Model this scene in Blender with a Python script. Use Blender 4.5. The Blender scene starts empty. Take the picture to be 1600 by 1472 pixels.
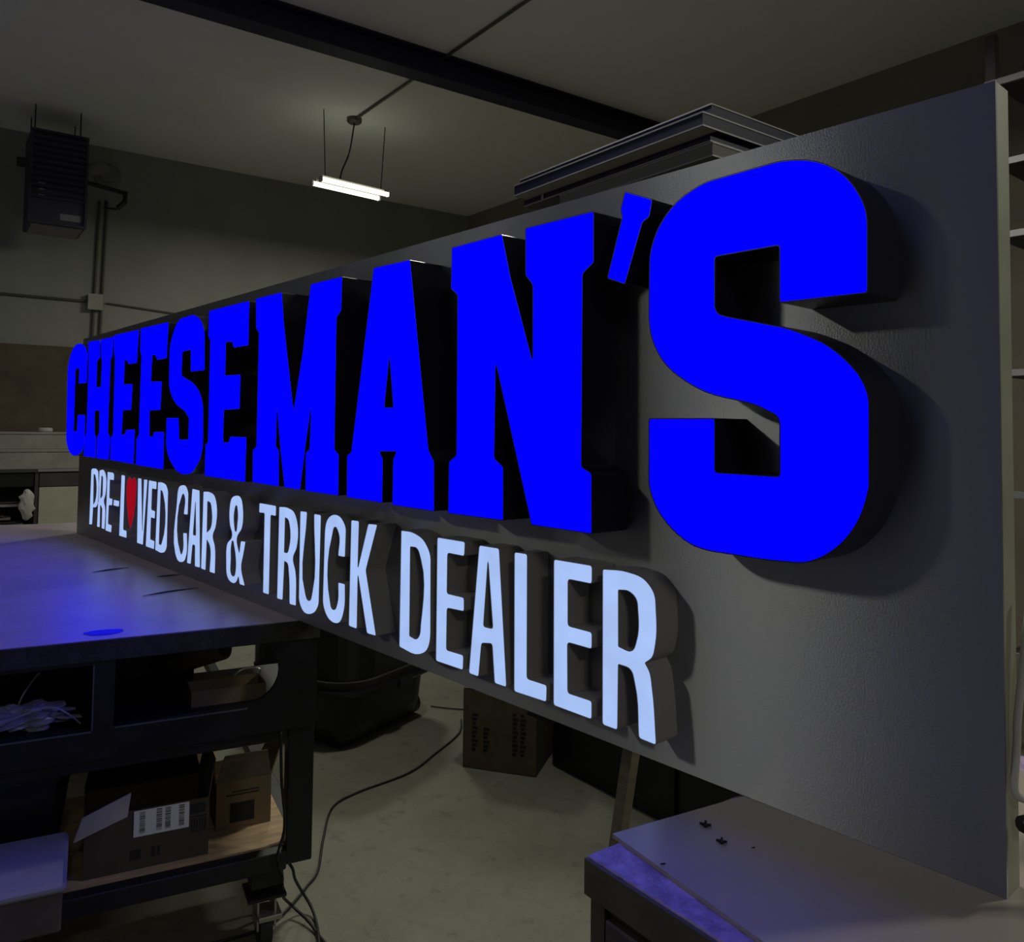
import bpy, bmesh, math, random
from mathutils import Vector, Matrix

S = bpy.context.scene
COL = S.collection
random.seed(7)

# ------------------------------------------------------------------ camera
cam_d = bpy.data.cameras.new('camera')
cam = bpy.data.objects.new('camera', cam_d)
COL.objects.link(cam)
S.camera = cam
YAW, PITCH, ROLL = -0.847475, 0.0435857, 0.0117892
F = Vector((math.sin(YAW)*math.cos(PITCH), math.cos(YAW)*math.cos(PITCH), math.sin(PITCH)))
R0 = Vector((math.cos(YAW), -math.sin(YAW), 0.0))
U0 = R0.cross(F)
RR = R0*math.cos(ROLL) + U0*math.sin(ROLL)
UU = -R0*math.sin(ROLL) + U0*math.cos(ROLL)
M = Matrix(((RR.x, UU.x, -F.x, 0.0), (RR.y, UU.y, -F.y, 0.0), (RR.z, UU.z, -F.z, 1.68), (0, 0, 0, 1)))
cam.matrix_world = M
cam_d.sensor_fit = 'HORIZONTAL'
cam_d.sensor_width = 36.0
cam_d.lens = 1270.14/1600*36.0
cam_d.shift_y = -(736-616.25)/1600
cam_d.clip_start = 0.05

# ------------------------------------------------------------------ world, exposure
w = bpy.data.worlds.new('world'); S.world = w; w.use_nodes = True
w.node_tree.nodes['Background'].inputs[0].default_value = (0.5, 0.52, 0.6, 1)
w.node_tree.nodes['Background'].inputs[1].default_value = 0.004
S.view_settings.view_transform = 'Standard'
S.view_settings.look = 'None'
S.view_settings.exposure = 0.0
S.view_settings.gamma = 1.0
S.view_settings.use_curve_mapping = False

# ceiling lamps: (x, y, watts); the fixtures themselves are built further down
LAMP_Z = 3.92
LAMPS = [(-6.665, 3.84, 42), (-2.5, 2.75, 44), (1.1, 4.3, 60), (-3.8, -3.2, 27), (-8.0, -4.0, 22), (2.7, -0.9, 22)]  # last two lamps added unseen, to brighten the sign's top strip and letter sides
LAMP_COL = (1.0, 0.99, 0.84)
for i, (lx, ly, lw) in enumerate(LAMPS):
    ld = bpy.data.lights.new('lamp_light', 'AREA')
    ld.shape = 'RECTANGLE'; ld.size = 0.2; ld.size_y = 0.7
    ld.energy = lw; ld.color = LAMP_COL
    lo = bpy.data.objects.new('lamp_light', ld); COL.objects.link(lo)
    lo.location = (lx, ly, LAMP_Z-0.03)

# ------------------------------------------------------------------ materials
def mat(name, color, rough=0.6, metal=0.0, noise=0.0, nscale=8.0, bump=0.0, bscale=60.0, color2=None, spec=0.5, coat=0.0, aniso=0.0, stretch=None, emit=None):
    m = bpy.data.materials.new(name); m.use_nodes = True
    nt = m.node_tree; b = nt.nodes['Principled BSDF']
    b.inputs['Base Color'].default_value = (*color, 1)
    b.inputs['Roughness'].default_value = rough
    b.inputs['Metallic'].default_value = metal
    b.inputs['Specular IOR Level'].default_value = spec
    b.inputs['Coat Weight'].default_value = coat
    if aniso:
        b.inputs['Anisotropic'].default_value = aniso; b.inputs['Anisotropic Rotation'].default_value = 0.25
        tg = nt.nodes.new('ShaderNodeTangent'); tg.direction_type = 'RADIAL'; tg.axis = 'Z'
        nt.links.new(tg.outputs[0], b.inputs['Tangent'])
    tc = nt.nodes.new('ShaderNodeTexCoord')
    src = tc.outputs['Object']
    if stretch:
        mp = nt.nodes.new('ShaderNodeMapping'); mp.inputs['Scale'].default_value = stretch
        nt.links.new(src, mp.inputs[0]); src = mp.outputs[0]
    if noise or color2:
        n = nt.nodes.new('ShaderNodeTexNoise'); n.inputs['Scale'].default_value = nscale
        n.inputs['Detail'].default_value = 6; n.inputs['Roughness'].default_value = 0.65
        nt.links.new(src, n.inputs['Vector'])
        r = nt.nodes.new('ShaderNodeValToRGB')
        c2 = color2 or tuple(max(0, c*(1-noise)) for c in color)
        c1 = color if color2 else tuple(min(1, c*(1+noise)) for c in color)
        r.color_ramp.elements[0].position = 0.35; r.color_ramp.elements[0].color = (*c2, 1)
        r.color_ramp.elements[1].position = 0.68; r.color_ramp.elements[1].color = (*c1, 1)
        nt.links.new(n.outputs['Fac'], r.inputs[0]); nt.links.new(r.outputs[0], b.inputs['Base Color'])
    if bump:
        n2 = nt.nodes.new('ShaderNodeTexNoise'); n2.inputs['Scale'].default_value = bscale
        n2.inputs['Detail'].default_value = 4
        nt.links.new(src, n2.inputs['Vector'])
        bp = nt.nodes.new('ShaderNodeBump'); bp.inputs['Strength'].default_value = bump
        bp.inputs['Distance'].default_value = 0.01
        nt.links.new(n2.outputs['Fac'], bp.inputs['Height']); nt.links.new(bp.outputs[0], b.inputs['Normal'])
    if emit:
        b.inputs['Emission Color'].default_value = (*emit[0], 1)
        b.inputs['Emission Strength'].default_value = emit[1]
    return m

def glow(name, color, strength, vary=0.0, vscale=14.0):
    """a lit plastic face: light only, with the unevenness of the diodes behind it"""
    m = bpy.data.materials.new(name); m.use_nodes = True
    nt = m.node_tree; nt.nodes.clear()
    o = nt.nodes.new('ShaderNodeOutputMaterial'); e = nt.nodes.new('ShaderNodeEmission')
    e.inputs[0].default_value = (*color, 1); e.inputs[1].default_value = strength
    nt.links.new(e.outputs[0], o.inputs[0])
    if vary:
        tc = nt.nodes.new('ShaderNodeTexCoord'); n = nt.nodes.new('ShaderNodeTexNoise')
        n.inputs['Scale'].default_value = vscale; n.inputs['Detail'].default_value = 1
        mr = nt.nodes.new('ShaderNodeMapRange')
        mr.inputs[1].default_value = 0.3; mr.inputs[2].default_value = 0.7
        mr.inputs[3].default_value = strength*(1-vary); mr.inputs[4].default_value = strength*(1+vary)
        nt.links.new(tc.outputs['Object'], n.inputs['Vector']); nt.links.new(n.outputs['Fac'], mr.inputs[0])
        nt.links.new(mr.outputs[0], e.inputs[1])
    return m

MT = {
 'wall': mat('painted_wall', (0.26, 0.265, 0.24), 0.9, noise=0.08, nscale=1.5, bump=0.1, bscale=40),
 'wall_brown': mat('board_wall', (0.24, 0.21, 0.17), 0.9, noise=0.12, nscale=1.2),
 'ceiling': mat('ceiling_sheet', (0.84, 0.86, 0.83), 0.85, noise=0.04, nscale=0.8),
 'beam': mat('beam_steel', (0.012, 0.012, 0.04), 0.6, noise=0.2),
 'panel': mat('sign_sheet', (0.52, 0.53, 0.56), 0.44, metal=1.0, aniso=0.97, bump=0.04, bscale=300),
 'panel_edge': mat('sign_edge', (0.36, 0.37, 0.28), 0.6, noise=0.15, nscale=6),
 'blue_side': mat('navy_return', (0.012, 0.012, 0.03), 0.34, spec=0.5),
 'white_side': mat('grey_return', (0.42, 0.41, 0.39), 0.5, metal=0.1),
 'blue': glow('lit_blue', (0.0, 0.0, 1.0), 5.0),
 'white': glow('lit_white', (0.37, 0.515, 0.88), 1.03, vary=0.05),
 'red': glow('lit_red', (0.31, 0.003, 0.012), 1.0, vary=0.06),
 'top': mat('bench_laminate', (0.50, 0.43, 0.47), 0.34, noise=0.16, nscale=3.0, bump=0.12, bscale=90, spec=0.9),
 'top_edge': mat('bench_edge', (0.03, 0.028, 0.026), 0.6, noise=0.5, nscale=14, bump=0.5, bscale=40),
 'black': mat('black_steel', (0.007, 0.007, 0.011), 0.45, noise=0.5, nscale=9),
 'blackplastic': mat('black_plastic', (0.014, 0.014, 0.018), 0.35),
 'ply': mat('shelf_ply', (0.38, 0.27, 0.16), 0.7, noise=0.25, nscale=5, stretch=(1, 7, 1)),
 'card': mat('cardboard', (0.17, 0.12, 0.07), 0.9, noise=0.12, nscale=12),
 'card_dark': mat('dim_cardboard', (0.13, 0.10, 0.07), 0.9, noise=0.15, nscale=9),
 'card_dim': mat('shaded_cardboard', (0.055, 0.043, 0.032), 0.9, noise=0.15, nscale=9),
 'rim': mat('rim_highlight', (0.10, 0.10, 0.12), 0.5),  # paler than the steel: edge highlights put into the colour
 'ink': mat('print_ink', (0.012, 0.011, 0.012), 0.8),
 'paper': mat('label_paper', (0.62, 0.62, 0.66), 0.8),
 'card_white': mat('white_card', (0.42, 0.40, 0.44), 0.8, noise=0.06),
 'wire': mat('cable_rubber', (0.01, 0.01, 0.011), 0.5),
 'steel': mat('zinc_steel', (0.45, 0.45, 0.43), 0.35, metal=0.9, noise=0.2, nscale=20),
 'conduit': mat('conduit_paint', (0.10, 0.10, 0.08), 0.5, metal=0.3),
 'clear': mat('clear_bag', (0.30, 0.30, 0.34), 0.2, spec=0.8),
 'wood': mat('rough_wood', (0.20, 0.17, 0.12), 0.8, noise=0.25, nscale=6, stretch=(1, 1, 6)),
 'boardtop': mat('grey_board', (0.42, 0.37, 0.33), 0.36, noise=0.06, nscale=4, spec=0.8),
 'cabtop': mat('worn_lit_top', (0.55, 0.42, 0.72), 0.45, color2=(0.26, 0.20, 0.36), nscale=30, bump=0.8, bscale=45),  # mottled wear, with the sign's purple light put into the colour
 'cabside': mat('gloss_laminate', (0.065, 0.055, 0.045), 0.24, noise=0.35, nscale=3, spec=0.7),
 'cabtrim': mat('brown_trim', (0.09, 0.078, 0.055), 0.5, noise=0.2),
 'navy': mat('navy_sheet', (0.008, 0.008, 0.045), 0.5),
 'trim': mat('pale_trim', (0.33, 0.32, 0.34), 0.5, metal=0.3),
 'greyface': mat('grey_face', (0.17, 0.17, 0.16), 0.6),
 'heater': mat('heater_enamel', (0.03, 0.03, 0.055), 0.5, noise=0.15),
 'heater_grey': mat('heater_base', (0.22, 0.215, 0.23), 0.5),
 'pale': mat('pale_crate', (0.32, 0.31, 0.27), 0.8, noise=0.14, nscale=6),
 'cream': mat('cream_door', (0.48, 0.49, 0.37), 0.7, noise=0.07, nscale=9),
 'darkgrey': mat('dark_drawer', (0.055, 0.052, 0.055), 0.6, noise=0.2),
 'brownboard': mat('brown_board', (0.095, 0.072, 0.048), 0.9, noise=0.2, nscale=4),
 'whiteplastic': mat('white_plastic', (0.5, 0.49, 0.47), 0.4),
 'tube': glow('lit_tube', (1.0, 1.0, 0.80), 3.2),
 'housing': mat('fixture_white', (0.5, 0.5, 0.46), 0.5),
 'bluepatch': mat('patch_blue', (0.02, 0.02, 0.95), 0.6),
 'cable_white': mat('white_cable', (0.5, 0.5, 0.47), 0.5),
}
def floor_mat():
    m = bpy.data.materials.new('concrete'); m.use_nodes = True
    nt = m.node_tree; b = nt.nodes['Principled BSDF']; b.inputs['Roughness'].default_value = 0.75
    tc = nt.nodes.new('ShaderNodeTexCoord')
    def nz(sc, d, r=0.6):
        n = nt.nodes.new('ShaderNodeTexNoise'); n.inputs['Scale'].default_value = sc; n.inputs['Detail'].default_value = d
        n.inputs['Roughness'].default_value = r
        nt.links.new(tc.outputs['Object'], n.inputs['Vector']); return n
    a = nz(2.2, 8, 0.7); c = nz(13, 5); e = nz(70, 3)
    r1 = nt.nodes.new('ShaderNodeValToRGB')
    r1.color_ramp.elements[0].position = 0.3; r1.color_ramp.elements[0].color = (0.155, 0.155, 0.12, 1)
    r1.color_ramp.elements[1].position = 0.7; r1.color_ramp.elements[1].color = (0.235, 0.235, 0.19, 1)
    nt.links.new(a.outputs['Fac'], r1.inputs[0])
    r2 = nt.nodes.new('ShaderNodeValToRGB')
    r2.color_ramp.elements[0].position = 0.30; r2.color_ramp.elements[0].color = (0.55, 0.55, 0.55, 1)
    r2.color_ramp.elements[1].position = 0.44; r2.color_ramp.elements[1].color = (1, 1, 1, 1)
    nt.links.new(c.outputs['Fac'], r2.inputs[0])
    mx = nt.nodes.new('ShaderNodeMix'); mx.data_type = 'RGBA'; mx.blend_type = 'MULTIPLY'
    mx.inputs[0].default_value = 0.7
    nt.links.new(r1.outputs[0], mx.inputs[6]); nt.links.new(r2.outputs[0], mx.inputs[7])
    nt.links.new(mx.outputs[2], b.inputs['Base Color'])
    bp = nt.nodes.new('ShaderNodeBump'); bp.inputs['Strength'].default_value = 0.35; bp.inputs['Distance'].default_value = 0.004
    nt.links.new(e.outputs['Fac'], bp.inputs['Height']); nt.links.new(bp.outputs[0], b.inputs['Normal'])
    return m
MT['floor'] = floor_mat()

# ------------------------------------------------------------------ helpers
def obj(name, bm, material, parent=None, smooth=False, label=None, recalc=True):
    if recalc: bmesh.ops.recalc_face_normals(bm, faces=bm.faces)
    me = bpy.data.meshes.new(name); bm.to_mesh(me); bm.free()
    me.materials.append(MT[material])
    if smooth:
        for p in me.polygons: p.use_smooth = True
    o = bpy.data.objects.new(name, me); COL.objects.link(o)
    if parent is not None: o.parent = parent
    if label: o['label'] = label
    return o
def tag(o, label, cat, group=None):
    o['label'] = label; o['category'] = cat
    if group: o['group'] = group
    return o
def thing(name, label, cat, loc=(0, 0, 0), rz=0.0, group=None):
    o = bpy.data.objects.new(name, None); COL.objects.link(o)
    o.location = loc; o.rotation_euler = (0, 0, rz); o.empty_display_size = 0.1
    return tag(o, label, cat, group)
def struct(o):
    o['kind'] = 'structure'; return o
def bx(bm, lo, hi, bev=0.0):
    vs = [bm.verts.new((x, y, z)) for x in (lo[0], hi[0]) for y in (lo[1], hi[1]) for z in (lo[2], hi[2])]
    fs = [bm.faces.new([vs[i] for i in f]) for f in ((0, 1, 3, 2), (4, 6, 7, 5), (0, 4, 5, 1), (2, 3, 7, 6), (0, 2, 6, 4), (1, 5, 7, 3))]
    if bev:
        es = {e for f in fs for e in f.edges}
        bmesh.ops.bevel(bm, geom=list(es), offset=bev, segments=1, affect='EDGES', profile=0.5)
    return bm
def box(name, lo, hi, m, parent=None, bev=0.0, label=None):
    return obj(name, bx(bmesh.new(), lo, hi, bev), m, parent, label=label)
def prism(bm, pts, z0, z1):
    """a polygon (x, y) given a height from z0 to z1"""
    a = [bm.verts.new((x, y, z0)) for x, y in pts]; b = [bm.verts.new((x, y, z1)) for x, y in pts]
    bm.faces.new(a[::-1]); bm.faces.new(b); n = len(pts)
    for i in range(n): bm.faces.new((a[i], a[(i+1) % n], b[(i+1) % n], b[i]))
    return bm
def slab(bm, quad, thick, nrm=None):
    """a sheet through the given corner points, given a thickness along its normal"""
    q = [Vector(p) for p in quad]
    n = Vector(nrm) if nrm else (q[1]-q[0]).cross(q[2]-q[0]).normalized()
    a = [bm.verts.new(p) for p in q]; b = [bm.verts.new(p+n*thick) for p in q]
    bm.faces.new(a[::-1]); bm.faces.new(b); k = len(q)
    for i in range(k): bm.faces.new((a[i], a[(i+1) % k], b[(i+1) % k], b[i]))
    return bm
def catmull(pts, sub=6):
    P = [Vector(p) for p in pts]; out = []
    for i in range(len(P)-1):
        p0 = P[max(i-1, 0)]; p1 = P[i]; p2 = P[i+1]; p3 = P[min(i+2, len(P)-1)]
        for k in range(sub):
            t = k/sub
            out.append(0.5*((2*p1)+(-p0+p2)*t+(2*p0-5*p1+4*p2-p3)*t*t+(-p0+3*p1-3*p2+p3)*t**3))
    out.append(P[-1]); return out
def tube(bm, pts, r, n=8):
    pts = [Vector(p) for p in pts]; rings = []; up = Vector((0, 0, 1))
    for i, p in enumerate(pts):
        d = (pts[min(i+1, len(pts)-1)]-pts[max(i-1, 0)]).normalized()
        ref = up if abs(d.z) < 0.95 else Vector((1, 0, 0))
        a = d.cross(ref).normalized(); b = d.cross(a).normalized()
        rr = r[i] if isinstance(r, (list, tuple)) else r
        rings.append([bm.verts.new(p+a*math.cos(2*math.pi*k/n)*rr+b*math.sin(2*math.pi*k/n)*rr) for k in range(n)])
    for i in range(len(rings)-1):
        for k in range(n):
            bm.faces.new((rings[i][k], rings[i][(k+1) % n], rings[i+1][(k+1) % n], rings[i+1][k]))
    bm.faces.new(rings[0][::-1]); bm.faces.new(rings[-1])
    return bm
def lathe(bm, prof, c=(0, 0, 0), n=20):
    rings = []
    for r, z in prof:
        rings.append([bm.verts.new((c[0]+r*math.cos(2*math.pi*k/n), c[1]+r*math.sin(2*math.pi*k/n), c[2]+z)) for k in range(n)])
    for i in range(len(rings)-1):
        for k in range(n): bm.faces.new((rings[i][k], rings[i][(k+1) % n], rings[i+1][(k+1) % n], rings[i+1][k]))
    bm.faces.new(rings[0][::-1]); bm.faces.new(rings[-1]); return bm
def rrect(x0, x1, y0, y1, r, n=6):
    out = []
    for cx, cy, a0 in ((x1-r, y0+r, -90), (x1-r, y1-r, 0), (x0+r, y1-r, 90), (x0+r, y0+r, 180)):
        for k in range(n+1):
            a = math.radians(a0+90*k/n); out.append((cx+r*math.cos(a), cy+r*math.sin(a)))
    return out
def loft(bm, loops):
    rings = [[bm.verts.new(p) for p in L] for L in loops]; n = len(rings[0])
    for i in range(len(rings)-1):
        for k in range(n): bm.faces.new((rings[i][k], rings[i][(k+1) % n], rings[i+1][(k+1) % n], rings[i+1][k]))
    bm.faces.new(rings[0][::-1]); bm.faces.new(rings[-1]); return bm

# ------------------------------------------------------------------ the room
CW = Vector((-8.70, 6.83)); LD = Vector((-0.47, -4.40)).normalized(); BD = Vector((5.40, -0.35)).normalized()
PL = CW + LD*13.0; PB = CW + BD*13.6; PF = Vector((PB.x-0.8, PL.y))
H = 4.6
room = [tuple(PL), tuple(PF), tuple(PB), tuple(CW)]
def off(p, q, d):
    v = (Vector(q)-Vector(p)).normalized(); return Vector((v.y, -v.x))*d
def wall(name, p, q, z0, z1, m, t=0.15):
    o = off(p, q, t); p = Vector(p); q = Vector(q)
    return struct(obj(name, prism(bmesh.new(), [tuple(p), tuple(q), tuple(q+o), tuple(p+o)], z0, z1), m))
big = [(PL.x-.2, PL.y-.2), (PF.x+.2, PF.y-.2), (PB.x+.2, PB.y+1.2), (CW.x-.2, CW.y+.2)]
struct(obj('floor', prism(bmesh.new(), big, -0.1, 0.0), 'floor'))
struct(obj('ceiling', prism(bmesh.new(), big, H, H+0.1), 'ceiling'))
wall('wall_left', CW, PL, 0, H, 'wall')
wall('wall_back', PB, CW, 0, H, 'wall_brown')
wall('wall_right', PF, PB, 0, H, 'wall')
wall('wall_front', PL, PF, 0, H, 'wall')
# steel beam under the ceiling, parallel to the left wall
bd = Vector((0.107, 0.994)); bn = Vector((0.994, -0.107))
B0 = Vector((-5.60, -5.9)) ; B0 = Vector((-5.10, 3.70)) - bd*9.6; B1 = Vector((-5.10, 3.70)) + bd*2.85
def strip(bm, a, b, h0, h1, w0, w1):
    return prism(bm, [tuple(a+bn*w0), tuple(b+bn*w0), tuple(b+bn*w1), tuple(a+bn*w1)], h0, h1)
bm = bmesh.new()
strip(bm, B0, B1, 4.40, 4.416, -0.085, 0.085); strip(bm, B0, B1, 4.416, 4.584, -0.008, 0.008); strip(bm, B0, B1, 4.584, 4.6, -0.085, 0.085)
struct(obj('trim_1', bm, 'beam', label='dark steel beam crossing the ceiling'))

# ------------------------------------------------------------------ the sign
D = 1.2659; ZB = 1.048; ZT = 2.186; XL = -5.2644; XR = -0.4005
def rl0(x0, x1, y0, y1, r, z): return [(x, y, z) for x, y in rrect(x0, x1, y0, y1, r)]
sign = thing('channel_letter_sign', 'long grey sign panel carrying big blue lit letters above small white lit letters', 'sign', ((XL+XR)/2, D, ZB))
sign_off = Vector(sign.location)
def sobj(name, bm, m, label=None, smooth=False, parent=None):
    for v in bm.verts: v.co -= sign_off
    return obj(name, bm, m, parent or sign, smooth, label)
bm = bx(bmesh.new(), (XL, D, ZB), (XR, D+0.004, ZT))
sobj('face_sheet', bm, 'panel')
bm = bmesh.new()
bx(bm, (XL, D+0.004, ZB), (XL+0.004, D+0.052, ZT)); bx(bm, (XR-0.004, D+0.004, ZB), (XR, D+0.052, ZT), 0.001)
bx(bm, (XL+0.004, D+0.004, ZB), (XR-0.004, D+0.052, ZB+0.004)); bx(bm, (XL+0.004, D+0.004, ZT-0.004), (XR-0.004, D+0.052, ZT))
sobj('edge_frame', bm, 'panel_edge')
bm = bx(bmesh.new(), (XL+0.005, D+0.046, ZB+0.005), (XR-0.005, D+0.05, ZT-0.005))
sobj('back_sheet', bm, 'greyface')

def smooth_path(c, sub=5):
    """c: (x, z[, flag]); flag 1 = on a curve, 2 = where a straight run meets a curve"""
    n = len(c); P = [Vector((p[0], p[1])) for p in c]; Fg = [p[2] if len(p) > 2 else 0 for p in c]
    out = []
    def tangent(i, seg):
        a, b, d = P[i-1], P[i], P[(i+1) % n]
        if Fg[i] == 1: return (d-b).normalized()*0.5*0 + ((d-b)/max((d-b).length, 1e-6)*(b-a).length + (b-a)/max((b-a).length, 1e-6)*(d-b).length).normalized()
        if Fg[i] == 2: return (b-a).normalized() if (b-a).length > (d-b).length else (d-b).normalized()
        return seg
    for i in range(n):
        j = (i+1) % n; seg = P[j]-P[i]; L = seg.length; sd = seg.normalized()
        out.append(P[i].copy())
        if Fg[i] == 0 and Fg[j] == 0: continue
        if {Fg[i], Fg[j]} == {0, 2} or (Fg[i] == 2 and Fg[j] == 2 and L > 0.06): continue
        t0, t1 = tangent(i, sd)*L, tangent(j, sd)*L
        for k in range(1, sub):
            t = k/sub; h = t*t*(3-2*t)
            out.append(P[i]*(1-h)+P[j]*h + t0*(t**3-2*t*t+t) + t1*(t**3-t*t))
    return out
def fillet(path, r):
    n = len(path); out = []
    for i in range(n):
        a, b, d = path[i-1], path[i], path[(i+1) % n]
        u, v = a-b, d-b; lu, lv = u.length, v.length
        if lu < 1e-6 or lv < 1e-6: continue
        ang = u.angle(v)
        if ang > math.radians(150): out.append(b); continue
        k = min(r, lu*0.4, lv*0.4); p, q = b+u/lu*k, b+v/lv*k
        for t in (0, 0.33, 0.67, 1): out.append(p*(1-t)**2 + b*2*t*(1-t) + q*t*t)
    return out
def inset(path, d):
    n = len(path); area = sum(path[i-1].x*path[i].y-path[i].x*path[i-1].y for i in range(n)); s = 1 if area > 0 else -1
    out = []
    for i in range(n):
        e1 = (path[i]-path[i-1]).normalized(); e2 = (path[(i+1) % n]-path[i]).normalized()
        n1 = Vector((-e1.y, e1.x))*s; n2 = Vector((-e2.y, e2.x))*s; m = n1+n2
        if m.length < 0.3: m = n1
        m.normalize(); c = max(m.dot(n1), 0.5); out.append(path[i]+m*(d/c))
    return out
def fill(bm, loops, y):
    es = []
    for L in loops:
        vs = [bm.verts.new((p.x, y, p.y)) for p in L]
        for i in range(len(vs)): es.append(bm.edges.new((vs[i-1], vs[i])))
    bmesh.ops.triangle_fill(bm, use_beauty=True, edges=es)
def letter(ch, kind, contours, label):
    dep = 0.10 if kind == 'blue' else 0.063; yf = D-dep; wall_t = 0.0016
    loops = []
    for ci, c in enumerate(contours):
        p = fillet(smooth_path(c), 0.005 if kind == 'blue' else 0.007)
        # keep vertices apart
        q = [p[0]]
        for v in p[1:]:
            if (v-q[-1]).length > 0.0008: q.append(v)
        if (q[0]-q[-1]).length < 0.0008: q.pop()
        loops.append(q)
    ins = 0.0022 if kind == 'blue' else 0.0012
    inner = [inset(q, ins if i == 0 else -ins) for i, q in enumerate(loops)]
    bm = bmesh.new()
    for q, r in zip(loops, inner):
        n = len(q)
        f = [bm.verts.new((v.x, yf, v.y)) for v in q]; b = [bm.verts.new((v.x, D, v.y)) for v in q]
        g = [bm.verts.new((v.x, yf, v.y)) for v in r]; h = [bm.verts.new((v.x, yf+0.004, v.y)) for v in r]
        for i in range(n):
            j = (i+1) % n
            bm.faces.new((f[i], f[j], b[j], b[i])); bm.faces.new((f[i], g[i], g[j], f[j])); bm.faces.new((g[i], h[i], h[j], g[j]))
    ret = sobj('letter', bm, 'blue_side' if kind == 'blue' else 'white_side', label)
    bm = bmesh.new(); fill(bm, inner, yf+0.0012)
    # a 3 mm thick acrylic face
    r = bmesh.ops.extrude_face_region(bm, geom=list(bm.faces))
    for v in r['geom']:
        if isinstance(v, bmesh.types.BMVert): v.co.y += 0.0025
    sobj('letter_face', bm, kind, parent=ret)
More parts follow.
